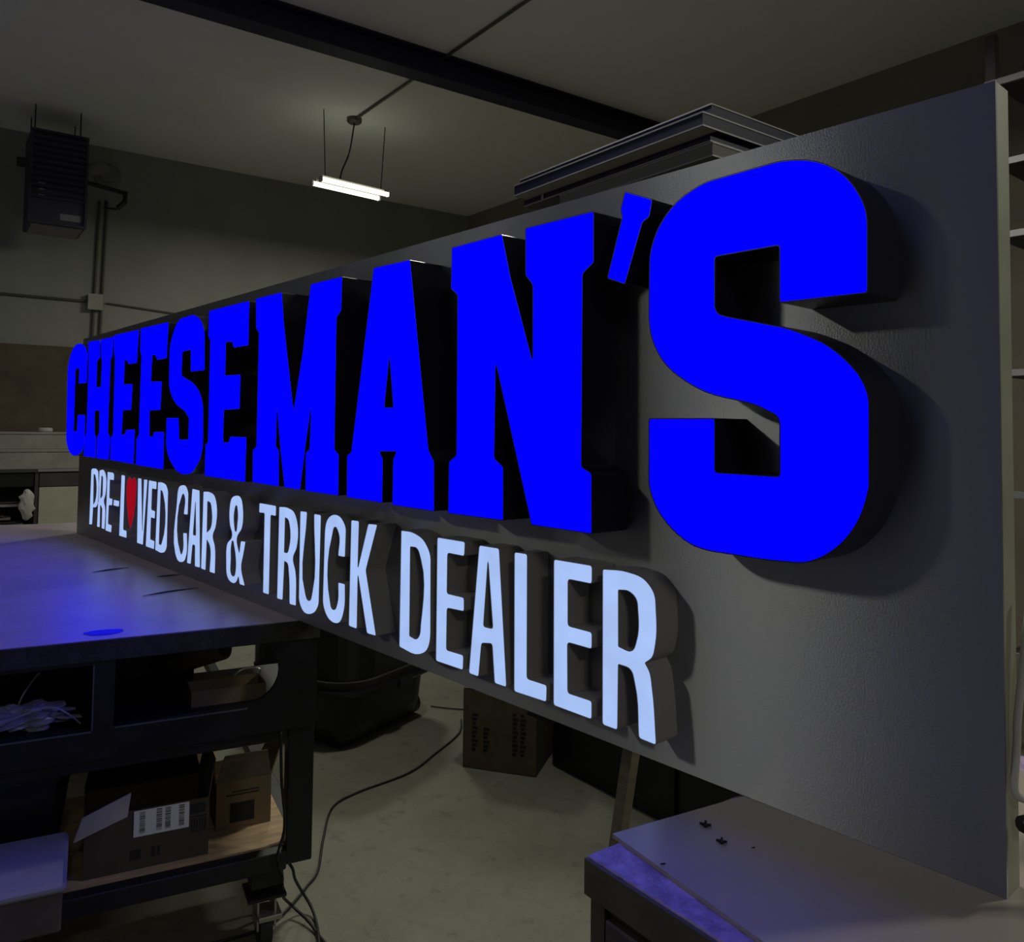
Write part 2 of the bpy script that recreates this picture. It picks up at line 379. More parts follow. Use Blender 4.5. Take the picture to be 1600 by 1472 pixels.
LETTERS = [
    ('C', 'blue', [[(-4.757,1.904), (-4.913,1.904), (-4.911,1.979), (-4.941,1.993), (-4.973,1.994), (-4.994,1.978), (-4.989,1.644), (-4.918,1.645), (-4.91,1.734), (-4.763,1.733), (-4.757,1.608,2), (-4.791,1.546,1), (-4.871,1.518,1), (-5.003,1.513,1), (-5.096,1.548,1), (-5.143,1.607,2), (-5.162,1.974,2), (-5.13,2.055,1), (-5.053,2.11,1), (-4.902,2.124,1), (-4.811,2.102,1), (-4.756,2.044,2)]]),
    ('H', 'blue', [[(-4.747,2.124), (-4.528,2.118), (-4.517,2.027), (-4.568,2.007), (-4.561,1.875), (-4.482,1.874), (-4.476,2.002), (-4.496,2.026), (-4.507,2.118), (-4.29,2.116), (-4.302,2.021), (-4.326,1.999), (-4.334,1.645), (-4.294,1.622), (-4.305,1.509), (-4.511,1.509), (-4.517,1.616), (-4.485,1.641), (-4.49,1.752), (-4.578,1.753), (-4.573,1.64), (-4.538,1.616), (-4.534,1.511), (-4.76,1.513), (-4.753,1.608), (-4.723,1.639), (-4.725,2.021), (-4.74,2.043)]]),
    ('E', 'blue', [[(-4.282,2.122), (-3.9,2.118), (-3.912,1.965), (-4.036,1.965), (-4.061,1.985), (-4.098,1.986), (-4.097,1.873), (-3.966,1.872), (-3.975,1.75), (-4.098,1.75), (-4.109,1.636), (-4.057,1.639), (-4.042,1.659), (-3.912,1.662), (-3.914,1.503), (-4.276,1.51), (-4.282,1.615), (-4.245,1.637), (-4.254,2.004), (-4.272,2.038)]]),
    ('E', 'blue', [[(-3.873,2.121), (-3.507,2.116), (-3.517,1.964), (-3.635,1.962), (-3.658,1.984), (-3.702,1.988), (-3.708,1.872), (-3.568,1.869), (-3.575,1.746), (-3.715,1.745), (-3.707,1.632), (-3.66,1.633), (-3.646,1.654), (-3.521,1.655), (-3.517,1.497), (-3.879,1.501), (-3.884,1.619), (-3.852,1.639), (-3.851,1.994), (-3.869,2.017)]]),
    ('S', 'blue', [[(-3.091,1.893), (-3.236,1.893), (-3.243,1.981), (-3.333,1.978), (-3.336,1.885), (-3.292,1.872,1), (-3.196,1.845,1), (-3.123,1.799,1), (-3.094,1.743,2), (-3.086,1.634,2), (-3.096,1.579,1), (-3.151,1.522,1), (-3.204,1.496,1), (-3.25,1.49,1), (-3.336,1.493,1), (-3.415,1.523,1), (-3.47,1.564,1), (-3.493,1.619,2), (-3.495,1.713), (-3.354,1.713), (-3.341,1.626), (-3.24,1.628), (-3.242,1.714), (-3.291,1.738,1), (-3.38,1.766,1), (-3.446,1.806,1), (-3.479,1.859,2), (-3.484,1.988,2), (-3.455,2.054,1), (-3.387,2.11,1), (-3.301,2.118,1), (-3.207,2.115,1), (-3.134,2.081,1), (-3.101,2.03,2)]]),
    ('E', 'blue', [[(-3.061,2.118), (-2.698,2.116), (-2.697,1.96), (-2.823,1.96), (-2.836,1.982), (-2.893,1.985), (-2.891,1.865), (-2.756,1.863), (-2.757,1.741), (-2.895,1.739), (-2.894,1.623), (-2.845,1.624), (-2.832,1.645), (-2.693,1.645), (-2.695,1.49), (-3.061,1.493), (-3.061,1.612), (-3.037,1.621), (-3.043,2.002), (-3.064,2.021)]]),
    ('M', 'blue', [[(-2.647,2.117), (-2.45,2.116), (-2.429,2.013), (-2.348,1.733), (-2.296,1.911), (-2.266,2.059), (-2.253,2.117), (-2.063,2.115), (-2.065,2.016), (-2.091,1.998), (-2.087,1.618), (-2.061,1.604), (-2.06,1.487), (-2.258,1.488), (-2.262,1.602), (-2.238,1.616), (-2.234,1.74), (-2.265,1.617), (-2.292,1.489), (-2.398,1.49), (-2.431,1.602), (-2.465,1.742), (-2.464,1.617), (-2.443,1.606), (-2.437,1.49), (-2.636,1.493), (-2.639,1.602), (-2.613,1.613), (-2.615,1.995), (-2.639,2.015)]]),
    ('A', 'blue', [[(-1.895,2.116), (-1.72,2.112), (-1.666,1.832), (-1.626,1.628), (-1.602,1.601), (-1.599,1.481), (-1.783,1.482), (-1.783,1.601), (-1.768,1.62), (-1.847,1.618), (-1.831,1.6), (-1.83,1.484), (-2.014,1.486), (-2.016,1.603), (-1.994,1.613)], [(-1.809,1.866), (-1.828,1.736), (-1.787,1.735)]]),
    ('N', 'blue', [[(-1.545,2.115), (-1.36,2.115), (-1.329,2.013), (-1.257,1.829), (-1.259,1.988), (-1.282,2.012), (-1.284,2.115), (-1.083,2.113), (-1.082,2.01), (-1.112,1.992), (-1.111,1.609), (-1.084,1.598), (-1.082,1.48), (-1.255,1.481), (-1.376,1.825), (-1.377,1.617), (-1.346,1.599), (-1.344,1.482), (-1.544,1.481), (-1.544,1.603), (-1.516,1.619), (-1.52,1.997), (-1.546,2.015)]]),
    ("'", 'blue', [[(-1.004,2.135), (-0.9371,2.106), (-0.944,2.074), (-0.9605,2.067), (-1.002,1.956), (-1.048,1.974), (-1.011,2.086), (-1.015,2.103)]]),
    ('S', 'blue', [[(-0.5396,1.885), (-0.6826,1.886), (-0.6823,1.978), (-0.8019,1.978), (-0.8018,1.894), (-0.7989,1.885), (-0.7914,1.879), (-0.78,1.875), (-0.7038,1.855,1), (-0.6706,1.846,1), (-0.6435,1.835,1), (-0.601,1.813,1), (-0.5695,1.786,1), (-0.55,1.761,1), (-0.5403,1.737,1), (-0.5384,1.714,2), (-0.5391,1.611,2), (-0.5449,1.581,1), (-0.5623,1.542,1), (-0.5981,1.503,1), (-0.6401,1.482,1), (-0.6742,1.479,1), (-0.7968,1.479,2), (-0.8498,1.486,1), (-0.8933,1.51,1), (-0.927,1.545,1), (-0.9439,1.594,2), (-0.9445,1.704), (-0.8016,1.704), (-0.8015,1.613), (-0.6828,1.612), (-0.6826,1.694), (-0.6861,1.704,1), (-0.7041,1.715,1), (-0.8028,1.742,2), (-0.8628,1.768,1), (-0.9106,1.804,1), (-0.9393,1.853,1), (-0.9456,1.896,2), (-0.9448,1.988,2), (-0.9335,2.034,1), (-0.8859,2.088,1), (-0.8483,2.105,1), (-0.8091,2.113,2), (-0.6928,2.115,2), (-0.6622,2.112,1), (-0.6302,2.104,1), (-0.5995,2.089,1), (-0.5744,2.068,1), (-0.5524,2.036,1), (-0.5409,2.006,1), (-0.539,1.978,2)]]),
    ('P', 'white', [[(-4.753,1.44), (-4.732,1.448,1), (-4.698,1.45,1), (-4.643,1.447,1), (-4.614,1.43,2), (-4.605,1.273,1), (-4.633,1.252,1), (-4.692,1.245), (-4.7,1.154), (-4.758,1.149)], [(-4.701,1.418), (-4.68,1.417,1), (-4.665,1.405,1), (-4.661,1.28,1), (-4.691,1.261)]]),
    ('R', 'white', [[(-4.6,1.444), (-4.512,1.447,1), (-4.481,1.429,1), (-4.474,1.327,1), (-4.496,1.292,1), (-4.475,1.265,1), (-4.47,1.151), (-4.526,1.151), (-4.527,1.253), (-4.562,1.268), (-4.557,1.153), (-4.61,1.151)], [(-4.556,1.419), (-4.533,1.413), (-4.529,1.319), (-4.563,1.3)]]),
    ('E', 'white', [[(-4.454,1.444), (-4.355,1.444), (-4.338,1.435), (-4.338,1.406), (-4.406,1.406), (-4.405,1.315), (-4.35,1.314), (-4.355,1.281), (-4.41,1.278), (-4.412,1.185), (-4.35,1.184), (-4.354,1.147), (-4.457,1.147)]]),
    ('-', 'white', [[(-4.332,1.312), (-4.239,1.312), (-4.242,1.283), (-4.337,1.282)]]),
    ('L', 'white', [[(-4.22,1.44), (-4.161,1.439), (-4.162,1.181), (-4.109,1.181), (-4.107,1.146), (-4.227,1.145)]]),
    ('heart', 'red', [[(-4.057,1.425), (-4.034,1.435,1), (-4.005,1.437,1), (-3.986,1.416,1), (-3.984,1.366,1), (-3.997,1.289,1), (-4.028,1.226,1), (-4.055,1.189), (-4.085,1.224,1), (-4.114,1.29,1), (-4.132,1.357,1), (-4.125,1.415,1), (-4.102,1.433,1), (-4.077,1.433,1)]]),
    ('V', 'white', [[(-3.967,1.437), (-3.915,1.438), (-3.882,1.201), (-3.882,1.436), (-3.83,1.437), (-3.866,1.141), (-3.953,1.141)]]),
    ('E', 'white', [[(-3.814,1.436), (-3.707,1.435), (-3.708,1.4), (-3.765,1.401), (-3.766,1.308), (-3.715,1.306), (-3.718,1.272), (-3.768,1.273), (-3.768,1.178), (-3.711,1.176), (-3.715,1.139), (-3.829,1.139)]]),
    ('D', 'white', [[(-3.692,1.434), (-3.623,1.435,1), (-3.582,1.425,1), (-3.559,1.394,2), (-3.555,1.173,2), (-3.575,1.147,1), (-3.606,1.137,1), (-3.703,1.138)], [(-3.652,1.401), (-3.634,1.397,1), (-3.62,1.384,1), (-3.619,1.181,1), (-3.631,1.169,1), (-3.654,1.171)]]),
    ('C', 'white', [[(-3.324,1.323), (-3.37,1.321), (-3.366,1.393,1), (-3.383,1.403,1), (-3.399,1.39,1), (-3.397,1.168,1), (-3.384,1.159,1), (-3.371,1.171,1), (-3.371,1.247), (-3.326,1.25), (-3.324,1.168,1), (-3.342,1.14,1), (-3.377,1.127,1), (-3.431,1.132,1), (-3.456,1.155,1), (-3.449,1.396,2), (-3.435,1.426,1), (-3.398,1.438,1), (-3.345,1.432,1), (-3.323,1.401,2)]]),
    ('A', 'white', [[(-3.284,1.431), (-3.204,1.429), (-3.178,1.131), (-3.234,1.129), (-3.239,1.211), (-3.263,1.211), (-3.276,1.132), (-3.32,1.131)], [(-3.245,1.383), (-3.232,1.25), (-3.261,1.25)]]),
    ('R', 'white', [[(-3.166,1.427), (-3.099,1.429,1), (-3.05,1.416,1), (-3.029,1.385,1), (-3.035,1.301,1), (-3.059,1.266,1), (-3.037,1.232,1), (-3.029,1.129), (-3.083,1.128), (-3.088,1.226,1), (-3.117,1.246), (-3.121,1.129), (-3.169,1.129)], [(-3.121,1.392), (-3.093,1.387,1), (-3.079,1.363,1), (-3.083,1.296,1), (-3.119,1.274)]]),
    ('&', 'white', [[(-2.859,1.432,1), (-2.809,1.425,1), (-2.792,1.392,1), (-2.795,1.325,1), (-2.838,1.278,1), (-2.815,1.232), (-2.805,1.276), (-2.763,1.278), (-2.78,1.228,1), (-2.794,1.19,1), (-2.76,1.124), (-2.806,1.123), (-2.816,1.149), (-2.834,1.127,1), (-2.878,1.119,1), (-2.918,1.137,1), (-2.929,1.186,1), (-2.925,1.251,1), (-2.882,1.288,1), (-2.904,1.323,1), (-2.911,1.383,1), (-2.898,1.417,1)], [(-2.851,1.397,1), (-2.838,1.375,1), (-2.839,1.334,1), (-2.851,1.304,1), (-2.864,1.327,1), (-2.865,1.377,1)], [(-2.88,1.268), (-2.869,1.267), (-2.845,1.21,1), (-2.842,1.175,1), (-2.854,1.146,1), (-2.877,1.147,1), (-2.886,1.205,1), (-2.887,1.247,1)]]),
    ('T', 'white', [[(-2.66,1.421), (-2.53,1.421), (-2.53,1.386), (-2.569,1.387), (-2.568,1.124), (-2.615,1.123), (-2.618,1.389), (-2.661,1.387)]]),
    ('R', 'white', [[(-2.509,1.42), (-2.444,1.421,1), (-2.399,1.409,1), (-2.376,1.377,1), (-2.378,1.301,1), (-2.401,1.264,1), (-2.383,1.228,1), (-2.374,1.12), (-2.42,1.118), (-2.43,1.214,1), (-2.44,1.243,1), (-2.461,1.248), (-2.467,1.123), (-2.509,1.121)], [(-2.463,1.388), (-2.442,1.382,1), (-2.431,1.364,1), (-2.431,1.299,1), (-2.442,1.279,1), (-2.464,1.277)]]),
    ('U', 'white', [[(-2.361,1.418), (-2.314,1.419), (-2.314,1.167,1), (-2.301,1.152,1), (-2.283,1.153,1), (-2.271,1.178,1), (-2.271,1.417), (-2.226,1.417), (-2.228,1.158,2), (-2.247,1.126,1), (-2.27,1.114,1), (-2.333,1.115,1), (-2.358,1.152,2)]]),
    ('C', 'white', [[(-2.079,1.308), (-2.12,1.307), (-2.119,1.372,1), (-2.139,1.389,1), (-2.158,1.356,1), (-2.16,1.169,1), (-2.151,1.152,1), (-2.132,1.151,1), (-2.118,1.172,1), (-2.116,1.232), (-2.076,1.233), (-2.078,1.161,1), (-2.101,1.12,1), (-2.134,1.111,1), (-2.184,1.128,1), (-2.205,1.169,2), (-2.202,1.359,2), (-2.188,1.406,1), (-2.147,1.425,1), (-2.098,1.414,1), (-2.077,1.383,2)]]),
    ('K', 'white', [[(-2.05,1.418), (-2.006,1.419), (-2.008,1.287), (-1.958,1.416), (-1.91,1.418), (-1.965,1.287), (-1.906,1.118), (-1.954,1.116), (-2.007,1.269), (-2.006,1.118), (-2.052,1.118)]]),
    ('D', 'white', [[(-1.795,1.414), (-1.736,1.413,1), (-1.687,1.395,1), (-1.661,1.354,2), (-1.657,1.177,2), (-1.671,1.13,1), (-1.704,1.112,1), (-1.795,1.112)], [(-1.751,1.376), (-1.721,1.374,1), (-1.705,1.351,1), (-1.7,1.189,1), (-1.706,1.158,1), (-1.714,1.15,1), (-1.748,1.15)]]),
    ('E', 'white', [[(-1.636,1.413), (-1.524,1.414), (-1.526,1.379), (-1.592,1.379), (-1.592,1.282), (-1.525,1.283), (-1.524,1.25), (-1.591,1.247), (-1.591,1.147), (-1.524,1.149), (-1.525,1.113), (-1.634,1.111)]]),
    ('A', 'white', [[(-1.472,1.412), (-1.4,1.413), (-1.369,1.111), (-1.411,1.11), (-1.421,1.196), (-1.458,1.19), (-1.467,1.111), (-1.504,1.111)], [(-1.439,1.38), (-1.419,1.23), (-1.452,1.229)]]),
    ('L', 'white', [[(-1.349,1.411), (-1.306,1.412), (-1.303,1.146), (-1.241,1.147), (-1.242,1.111), (-1.345,1.108)]]),
    ('E', 'white', [[(-1.225,1.411), (-1.115,1.412), (-1.115,1.375), (-1.182,1.375), (-1.181,1.281), (-1.114,1.281), (-1.114,1.247), (-1.182,1.247), (-1.18,1.146), (-1.113,1.147), (-1.113,1.11), (-1.222,1.11)]]),
    ('R', 'white', [[(-1.088,1.409), (-1.022,1.412,1), (-0.981,1.403,1), (-0.9597,1.382,1), (-0.9544,1.348,1), (-0.9555,1.29,1), (-0.9637,1.263,1), (-0.9796,1.25), (-0.9691,1.236,1), (-0.9629,1.208,1), (-0.9527,1.107), (-0.9949,1.108), (-1.005,1.206,1), (-1.014,1.228,1), (-1.045,1.233), (-1.046,1.108), (-1.086,1.108)], [(-1.046,1.374), (-1.02,1.375,1), (-1.003,1.364,1), (-0.9983,1.341,1), (-1.001,1.288,1), (-1.011,1.267,1), (-1.045,1.267)]]),
]

nth = {}
for ch, kind, cs in LETTERS:
    key = (ch, kind); nth[key] = nth.get(key, 0)+1
    if kind == 'blue': lb = 'big blue lit letter %s' % ch if ch != "'" else 'blue lit apostrophe'
    elif kind == 'red': lb = 'red lit heart between the white letters'
    else: lb = {'&': 'small white lit ampersand', '-': 'small white lit hyphen'}.get(ch, 'small white lit letter %s' % ch)
    letter(ch, kind, cs, lb)

# ------------------------------------------------------------------ long workbench on casters, under the left part of the sign
A = math.radians(14)
# local frame: +x = along the visible end (towards the camera's left), +y = inward along the bench
def bench_frame(): return math.atan2(-math.cos(A), -math.sin(A))
O = (-2.47, 1.30, 0.0); BR = bench_frame()
bench = thing('workbench', 'long black workbench on casters with a worn pale top', 'workbench', O, BR)
# local +y must point inward: mirror through negative y
def lb(u, w_, z): return (u, -w_, z)
def bbox(name, u0, u1, w0, w1, z0, z1, m, parent=bench, bev=0.0, label=None):
    return box(name, (u0, -w1, z0), (u1, -w0, z1), m, parent, bev, label)
bbox('bench_top', -0.03, 2.3, 0.0, 3.28, 1.018, 1.0475, 'top')
bbox('edge_band', -0.035, 2.3, -0.008, -0.0005, 0.985, 1.046, 'top_edge', bev=0.002)
# end panel with two openings
def end_panel():
    bm = bmesh.new(); t0, t1 = 0.0, 0.016
    outer = [(-0.03, 0.70), (2.3, 0.70), (2.3, 1.017), (-0.03, 1.017)]
    hole2 = []
    cz, r = 0.895, 0.093
    for k in range(0, 13):
        a = math.radians(90+180*k/12); hole2.append((0.186+r*math.cos(a), cz+r*math.sin(a)*1.0))
    hole2 += [(0.572, cz-r-0.015), (0.572, cz+r)]
    hole1 = [(0.632, 0.785), (1.25, 0.785), (1.25, 0.975), (0.632, 0.975)]
    hole3 = [(1.32, 0.785), (2.2, 0.785), (2.2, 0.975), (1.32, 0.975)]
    loops = [outer, hole1, hole2, hole3]; es = []
    for L in loops:
        vs = [bm.verts.new((p[0], -t0, p[1])) for p in L]
        for i in range(len(vs)): es.append(bm.edges.new((vs[i-1], vs[i])))
    bmesh.ops.triangle_fill(bm, use_beauty=True, edges=es)
    r_ = bmesh.ops.extrude_face_region(bm, geom=list(bm.faces))
    for v in r_['geom']:
        if isinstance(v, bmesh.types.BMVert): v.co.y -= t1
    return bm
obj('end_panel', end_panel(), 'black', bench)
bbox('tray', 0.0, 2.25, 0.017, 0.46, 0.775, 0.787, 'black')
bbox('tray_back', 0.30, 2.25, 0.4605, 0.47, 0.770, 1.017, 'black')
bbox('opening_rim', 0.19, 0.57, -0.0015, -0.0002, 0.783, 0.788, 'rim')  # thin strips painted lighter as highlights along the opening edges
bbox('opening_rim', 0.632, 1.25, -0.0015, -0.0002, 0.779, 0.784, 'rim')
bbox('opening_rim', 0.627, 0.631, -0.0015, -0.0002, 0.786, 0.975, 'rim')
bbox('tray_divider', 0.60, 0.612, 0.018, 0.45, 0.788, 0.975, 'black')
for u in (-0.03, 2.2):
    for w_ in (0.0, 3.1):
        bbox('leg', u, u+0.085, w_+0.001 if w_ else 0.017, w_+0.07, 0.26, 0.70 if w_ == 0 else 1.017, 'black', bev=0.003)
bbox('bottom_rail', 0.056, 2.199, 0.0, 0.05, 0.255, 0.312, 'black', bev=0.003)
bbox('upper_rail', 0.056, 2.199, 0.018, 0.05, 0.66, 0.70, 'black', bev=0.003)
bbox('side_rail', -0.029, 0.02, 0.071, 3.099, 0.262, 0.31, 'black', bev=0.003)
bbox('side_rail', 2.24, 2.28, 0.071, 3.099, 0.262, 0.31, 'black', bev=0.003)
bbox('shelf', 0.021, 2.239, 0.051, 0.72, 0.300, 0.316, 'ply')
def caster(u, w_):
    bm = bmesh.new(); bx(bm, (u-0.05, -w_-0.05, 0.2), (u+0.05, -w_+0.05, 0.254), 0.002); bx(bm, (u-0.06, -w_-0.06, 0.165), (u+0.06, -w_+0.06, 0.175))
    c = obj('caster', bm, 'black', bench)
    bm = bmesh.new(); bx(bm, (u-0.03, -w_-0.035, 0.07), (u-0.024, -w_+0.05, 0.165)); bx(bm, (u+0.024, -w_-0.035, 0.07), (u+0.03, -w_+0.05, 0.165)); bx(bm, (u-0.045, -w_-0.01, 0.105), (u+0.03, -w_+0.075, 0.122), 0.003)
    obj('fork', bm, 'steel', c)
    bm = bmesh.new(); tube(bm, [(u-0.019, -w_, 0.062), (u+0.019, -w_, 0.062)], 0.06, 20)
    obj('wheel', bm, 'blackplastic', c)
for u, w_ in ((0.11, 0.07), (2.1, 0.07), (0.11, 2.9), (2.1, 2.9)): caster(u, w_)

def bpt(u, w_, z):
    U = Vector((-math.sin(A), -math.cos(A))); W = Vector((-math.cos(A), math.sin(A)))
    p = Vector((O[0], O[1]))+U*u+W*w_; return (p.x, p.y, z)
# open cardboard boxes on the lower shelf
def open_box(name, label, u0, u1, w0, w1, z0, z1, m, flaps, rot=0.0):
    c = bpt((u0+u1)/2, (w0+w1)/2, z0)
    t = thing(name, label, 'box', c, BR+rot)
    a, b, h = (u1-u0)/2, (w1-w0)/2, z1-z0; th = 0.005
    bm = bmesh.new()
    bx(bm, (-a, -b, 0.0), (a, b, th)); bx(bm, (-a, b-th, th), (a, b, h)); bx(bm, (-a, -b, th), (a, -b+th, h))
    bx(bm, (-a, -b+th, th), (-a+th, b-th, h)); bx(bm, (a-th, -b+th, th), (a, b-th, h))
    obj('box_body', bm, m, t)
    for side, ang, ln, fm in flaps:
        s, c_ = math.sin(math.radians(ang)), math.cos(math.radians(ang))
        if side == 'u1': q = [(a, -b, h), (a, b, h), (a+c_*ln, b-0.02, h+s*ln), (a+c_*ln, -b+0.02, h+s*ln)]
        if side == 'u0': q = [(-a, -b, h), (-a, b, h), (-a-c_*ln, b-0.02, h+s*ln), (-a-c_*ln, -b+0.02, h+s*ln)]
        if side == 'w0': q = [(-a, b, h), (a, b, h), (a-0.02, b+c_*ln, h+s*ln), (-a+0.02, b+c_*ln, h+s*ln)]
        if side == 'w1': q = [(-a, -b, h), (a, -b, h), (a-0.02, -b-c_*ln, h+s*ln), (-a+0.02, -b-c_*ln, h+s*ln)]
        obj('flap', slab(bmesh.new(), q, 0.004), fm, t)
    return t, a, b, h
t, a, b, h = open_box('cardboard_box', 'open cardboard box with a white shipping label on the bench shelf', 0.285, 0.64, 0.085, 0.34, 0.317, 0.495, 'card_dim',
    [('w1', 62, 0.09, 'ink'), ('u0', 80, 0.11, 'card_dim')])  # back flap near black: the dark box interior put into its colour
q = [((0.523-0.4625), 0.485-0.317), ((0.516-0.4625), 0.563-0.317), ((0.646-0.4625), 0.514-0.317), ((0.668-0.4625), 0.437-0.317)]
obj('flap', slab(bmesh.new(), [(u_, b+0.006+(0.02 if k_ in (1, 2) else 0.0), z_) for k_, (u_, z_) in enumerate(q)], 0.004, (0, 1, 0)), 'card_white', t)
f = box('shipping_label', (-0.117, b+0.0005, 0.098), (0.042, b+0.0025, 0.176), 'paper', t)
bm = bmesh.new()
for cx in (-0.095, -0.055, -0.03, 0.018):
    z = 0.108
    while z < 0.172:
        hh = random.choice((0.0012, 0.002, 0.003)); bx(bm, (cx-0.008, b+0.0026, z), (cx+0.008, b+0.0029, z+hh)); z += hh+random.choice((0.0015, 0.0025))
obj('barcode', bm, 'ink', f)['kind'] = 'stuff'
bm = bmesh.new()
for k in range(6): bx(bm, (-0.168+k*0.008, b+0.0004, 0.085), (-0.164+k*0.008, b+0.001, 0.12))
bx(bm, (-0.17, b+0.0004, 0.124), (-0.121, b+0.001, 0.128)); bx(bm, (-0.17, b+0.0004, 0.078), (-0.121, b+0.001, 0.081)); bx(bm, (-0.165, b+0.0004, 0.135), (-0.121, b+0.001, 0.165))
bx(bm, (0.02, b+0.0004, 0.03), (0.05, b+0.001, 0.06)); bx(bm, (-0.02, b+0.0004, 0.03), (-0.01, b+0.001, 0.06)); bx(bm, (-0.035, b+0.0004, 0.03), (-0.027, b+0.001, 0.06))
obj('box_print', bm, 'ink', t)['kind'] = 'stuff'
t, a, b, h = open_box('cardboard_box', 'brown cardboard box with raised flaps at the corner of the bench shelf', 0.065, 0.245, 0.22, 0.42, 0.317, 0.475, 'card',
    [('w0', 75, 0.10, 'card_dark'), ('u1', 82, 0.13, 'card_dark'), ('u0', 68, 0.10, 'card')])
bm = bmesh.new(); bx(bm, (-0.035, b+0.0004, 0.02), (0.045, b+0.001, 0.085)); bx(bm, (-0.05, b+0.0004, 0.11), (0.06, b+0.001, 0.114)); bx(bm, (-0.05, b+0.0004, 0.12), (0.04, b+0.001, 0.124))
obj('box_print', bm, 'ink', t)['kind'] = 'stuff'
# pale lidded box standing out at the left of the shelf
c = bpt(0.86, -0.02, 0.317)
t = thing('lidded_box', 'pale lidded box half cut off at the left edge, sticking out of the bench shelf', 'box', c, BR)
box('box_body', (-0.17, -0.15, 0.0), (0.17, 0.15, 0.105), 'card_dark', t, 0.006)
box('box_lid', (-0.18, -0.16, 0.106), (0.18, 0.16, 0.135), 'card_white', t, 0.01)
t = thing('dark_filler', 'black bin added to darken the left of the bench shelf behind the lidded box', 'bin', bpt(1.10, 0.42, 0.317), BR)  # added dark filler that keeps this end of the shelf black
obj('filler_body', loft(bmesh.new(), [rl0(-0.38, 0.38, -0.2, 0.2, 0.04, 0.0), rl0(-0.42, 0.42, -0.22, 0.22, 0.05, 0.27)]), 'blackplastic', t)
obj('filler_rim', loft(bmesh.new(), [rl0(-0.43, 0.43, -0.23, 0.23, 0.05, 0.2705), rl0(-0.43, 0.43, -0.23, 0.23, 0.05, 0.30)]), 'blackplastic', t)
# jar and wooden disc behind the boxes
t = thing('glass_jar', 'small dark jar behind the labelled cardboard box', 'jar', bpt(0.45, 0.42, 0.317))
obj('jar_body', lathe(bmesh.new(), [(0.035, 0), (0.04, 0.01), (0.04, 0.15), (0.028, 0.18), (0.028, 0.2)]), 'clear', t, True)
obj('jar_lid', lathe(bmesh.new(), [(0.031, 0.2005), (0.031, 0.225), (0.027, 0.228)]), 'black', t, True)
t = obj('plywood_offcut', prism(bmesh.new(), rrect(-0.16, 0.16, -0.11, 0.11, 0.08), 0, 0.2), 'ply')
t.location = bpt(0.36, 0.60, 0.317); t.rotation_euler = (0, 0, BR)
tag(t, 'rounded tan wooden block behind the cardboard boxes on the bench shelf', 'block')
# contents of the tray
t = thing('rolled_tube', 'grey paper roll leaning inside the bench opening', 'roll', bpt(0.27, 0.3, 0.80), BR)
bm = bmesh.new(); tube(bm, [(0.15, -0.12, 0.036), (-0.03, 0.11, 0.135)], [0.044, 0.038], 20)
obj('paper_roll', bm, 'card', t, True)
bm = bmesh.new(); tube(bm, [(-0.0302, 0.1103, 0.1352), (-0.0315, 0.112, 0.136)], 0.027, 16); obj('roll_end', bm, 'card_dim', t)
t = thing('tray_box', 'small open brown carton beside the paper roll in the bench opening', 'box', bpt(0.22, 0.13, 0.788), BR)
bm = bmesh.new(); bx(bm, (-0.1, -0.06, 0), (0.13, 0.06, 0.004)); bx(bm, (-0.1, 0.056, 0.004), (0.13, 0.06, 0.05)); bx(bm, (-0.1, -0.06, 0.004), (0.13, -0.056, 0.05))
bx(bm, (-0.1, -0.056, 0.004), (-0.096, 0.056, 0.05)); bx(bm, (0.126, -0.056, 0.004), (0.13, 0.056, 0.05)); obj('carton_body', bm, 'card', t)
t = obj('coat_hook', tube(bmesh.new(), catmull([(0.06, 0, 0.01), (0.02, 0, 0.055), (-0.03, 0, 0.06), (-0.05, 0, 0.05), (-0.04, 0, 0.02), (-0.05, 0, 0.004)]), 0.003, 6), 'steel')
t.location = bpt(0.16, 0.225, 0.787); t.rotation_euler = (0, 0, BR)
tag(t, 'bent steel wire hook behind the small carton in the bench opening', 'hook')
# tangled clear bag and wires in the left compartment
bag = bmesh.new(); bmesh.ops.create_icosphere(bag, subdivisions=4, radius=1.0)
for v in bag.verts:
    k = 1+0.22*math.sin(v.co.x*7+v.co.y*5)+0.16*math.sin(v.co.z*11+v.co.x*9)+0.08*random.uniform(-1, 1)
    v.co = Vector((v.co.x*0.11*k, v.co.y*0.06*k, max(v.co.z*0.034*k, -0.03)))
t = obj('plastic_bag', bag, 'clear'); t.location = bpt(0.80, 0.10, 0.818); t.rotation_euler = (0, 0, BR)
tag(t, 'crumpled clear plastic bag in the left opening of the bench', 'bag')
for k, lbn in enumerate(('thin grey wire lying across the clear bag', 'coiled dark wire beside the clear bag', 'pale wire stub sticking up behind the clear bag')):
    if k == 0: pts = [(0.98, 0.05, 0.80), (0.9, 0.03, 0.812), (0.82, 0.025, 0.845), (0.74, 0.03, 0.86), (0.69, 0.035, 0.83), (0.66, 0.05, 0.795)]
    elif k == 1: pts = [(0.70+0.03*math.cos(j*0.9), 0.07+0.02*math.sin(j*0.9), 0.793+j*0.0035) for j in range(14)]
    else: pts = [(0.84, 0.2, 0.79), (0.82, 0.2, 0.85), (0.79, 0.2, 0.90), (0.775, 0.21, 0.915)]
    t = obj('wire', tube(bmesh.new(), catmull([bpt(*p_) for p_ in pts], 4), 0.0028, 6), ('clear', 'wire', 'cable_white')[k]); tag(t, lbn, 'wire')
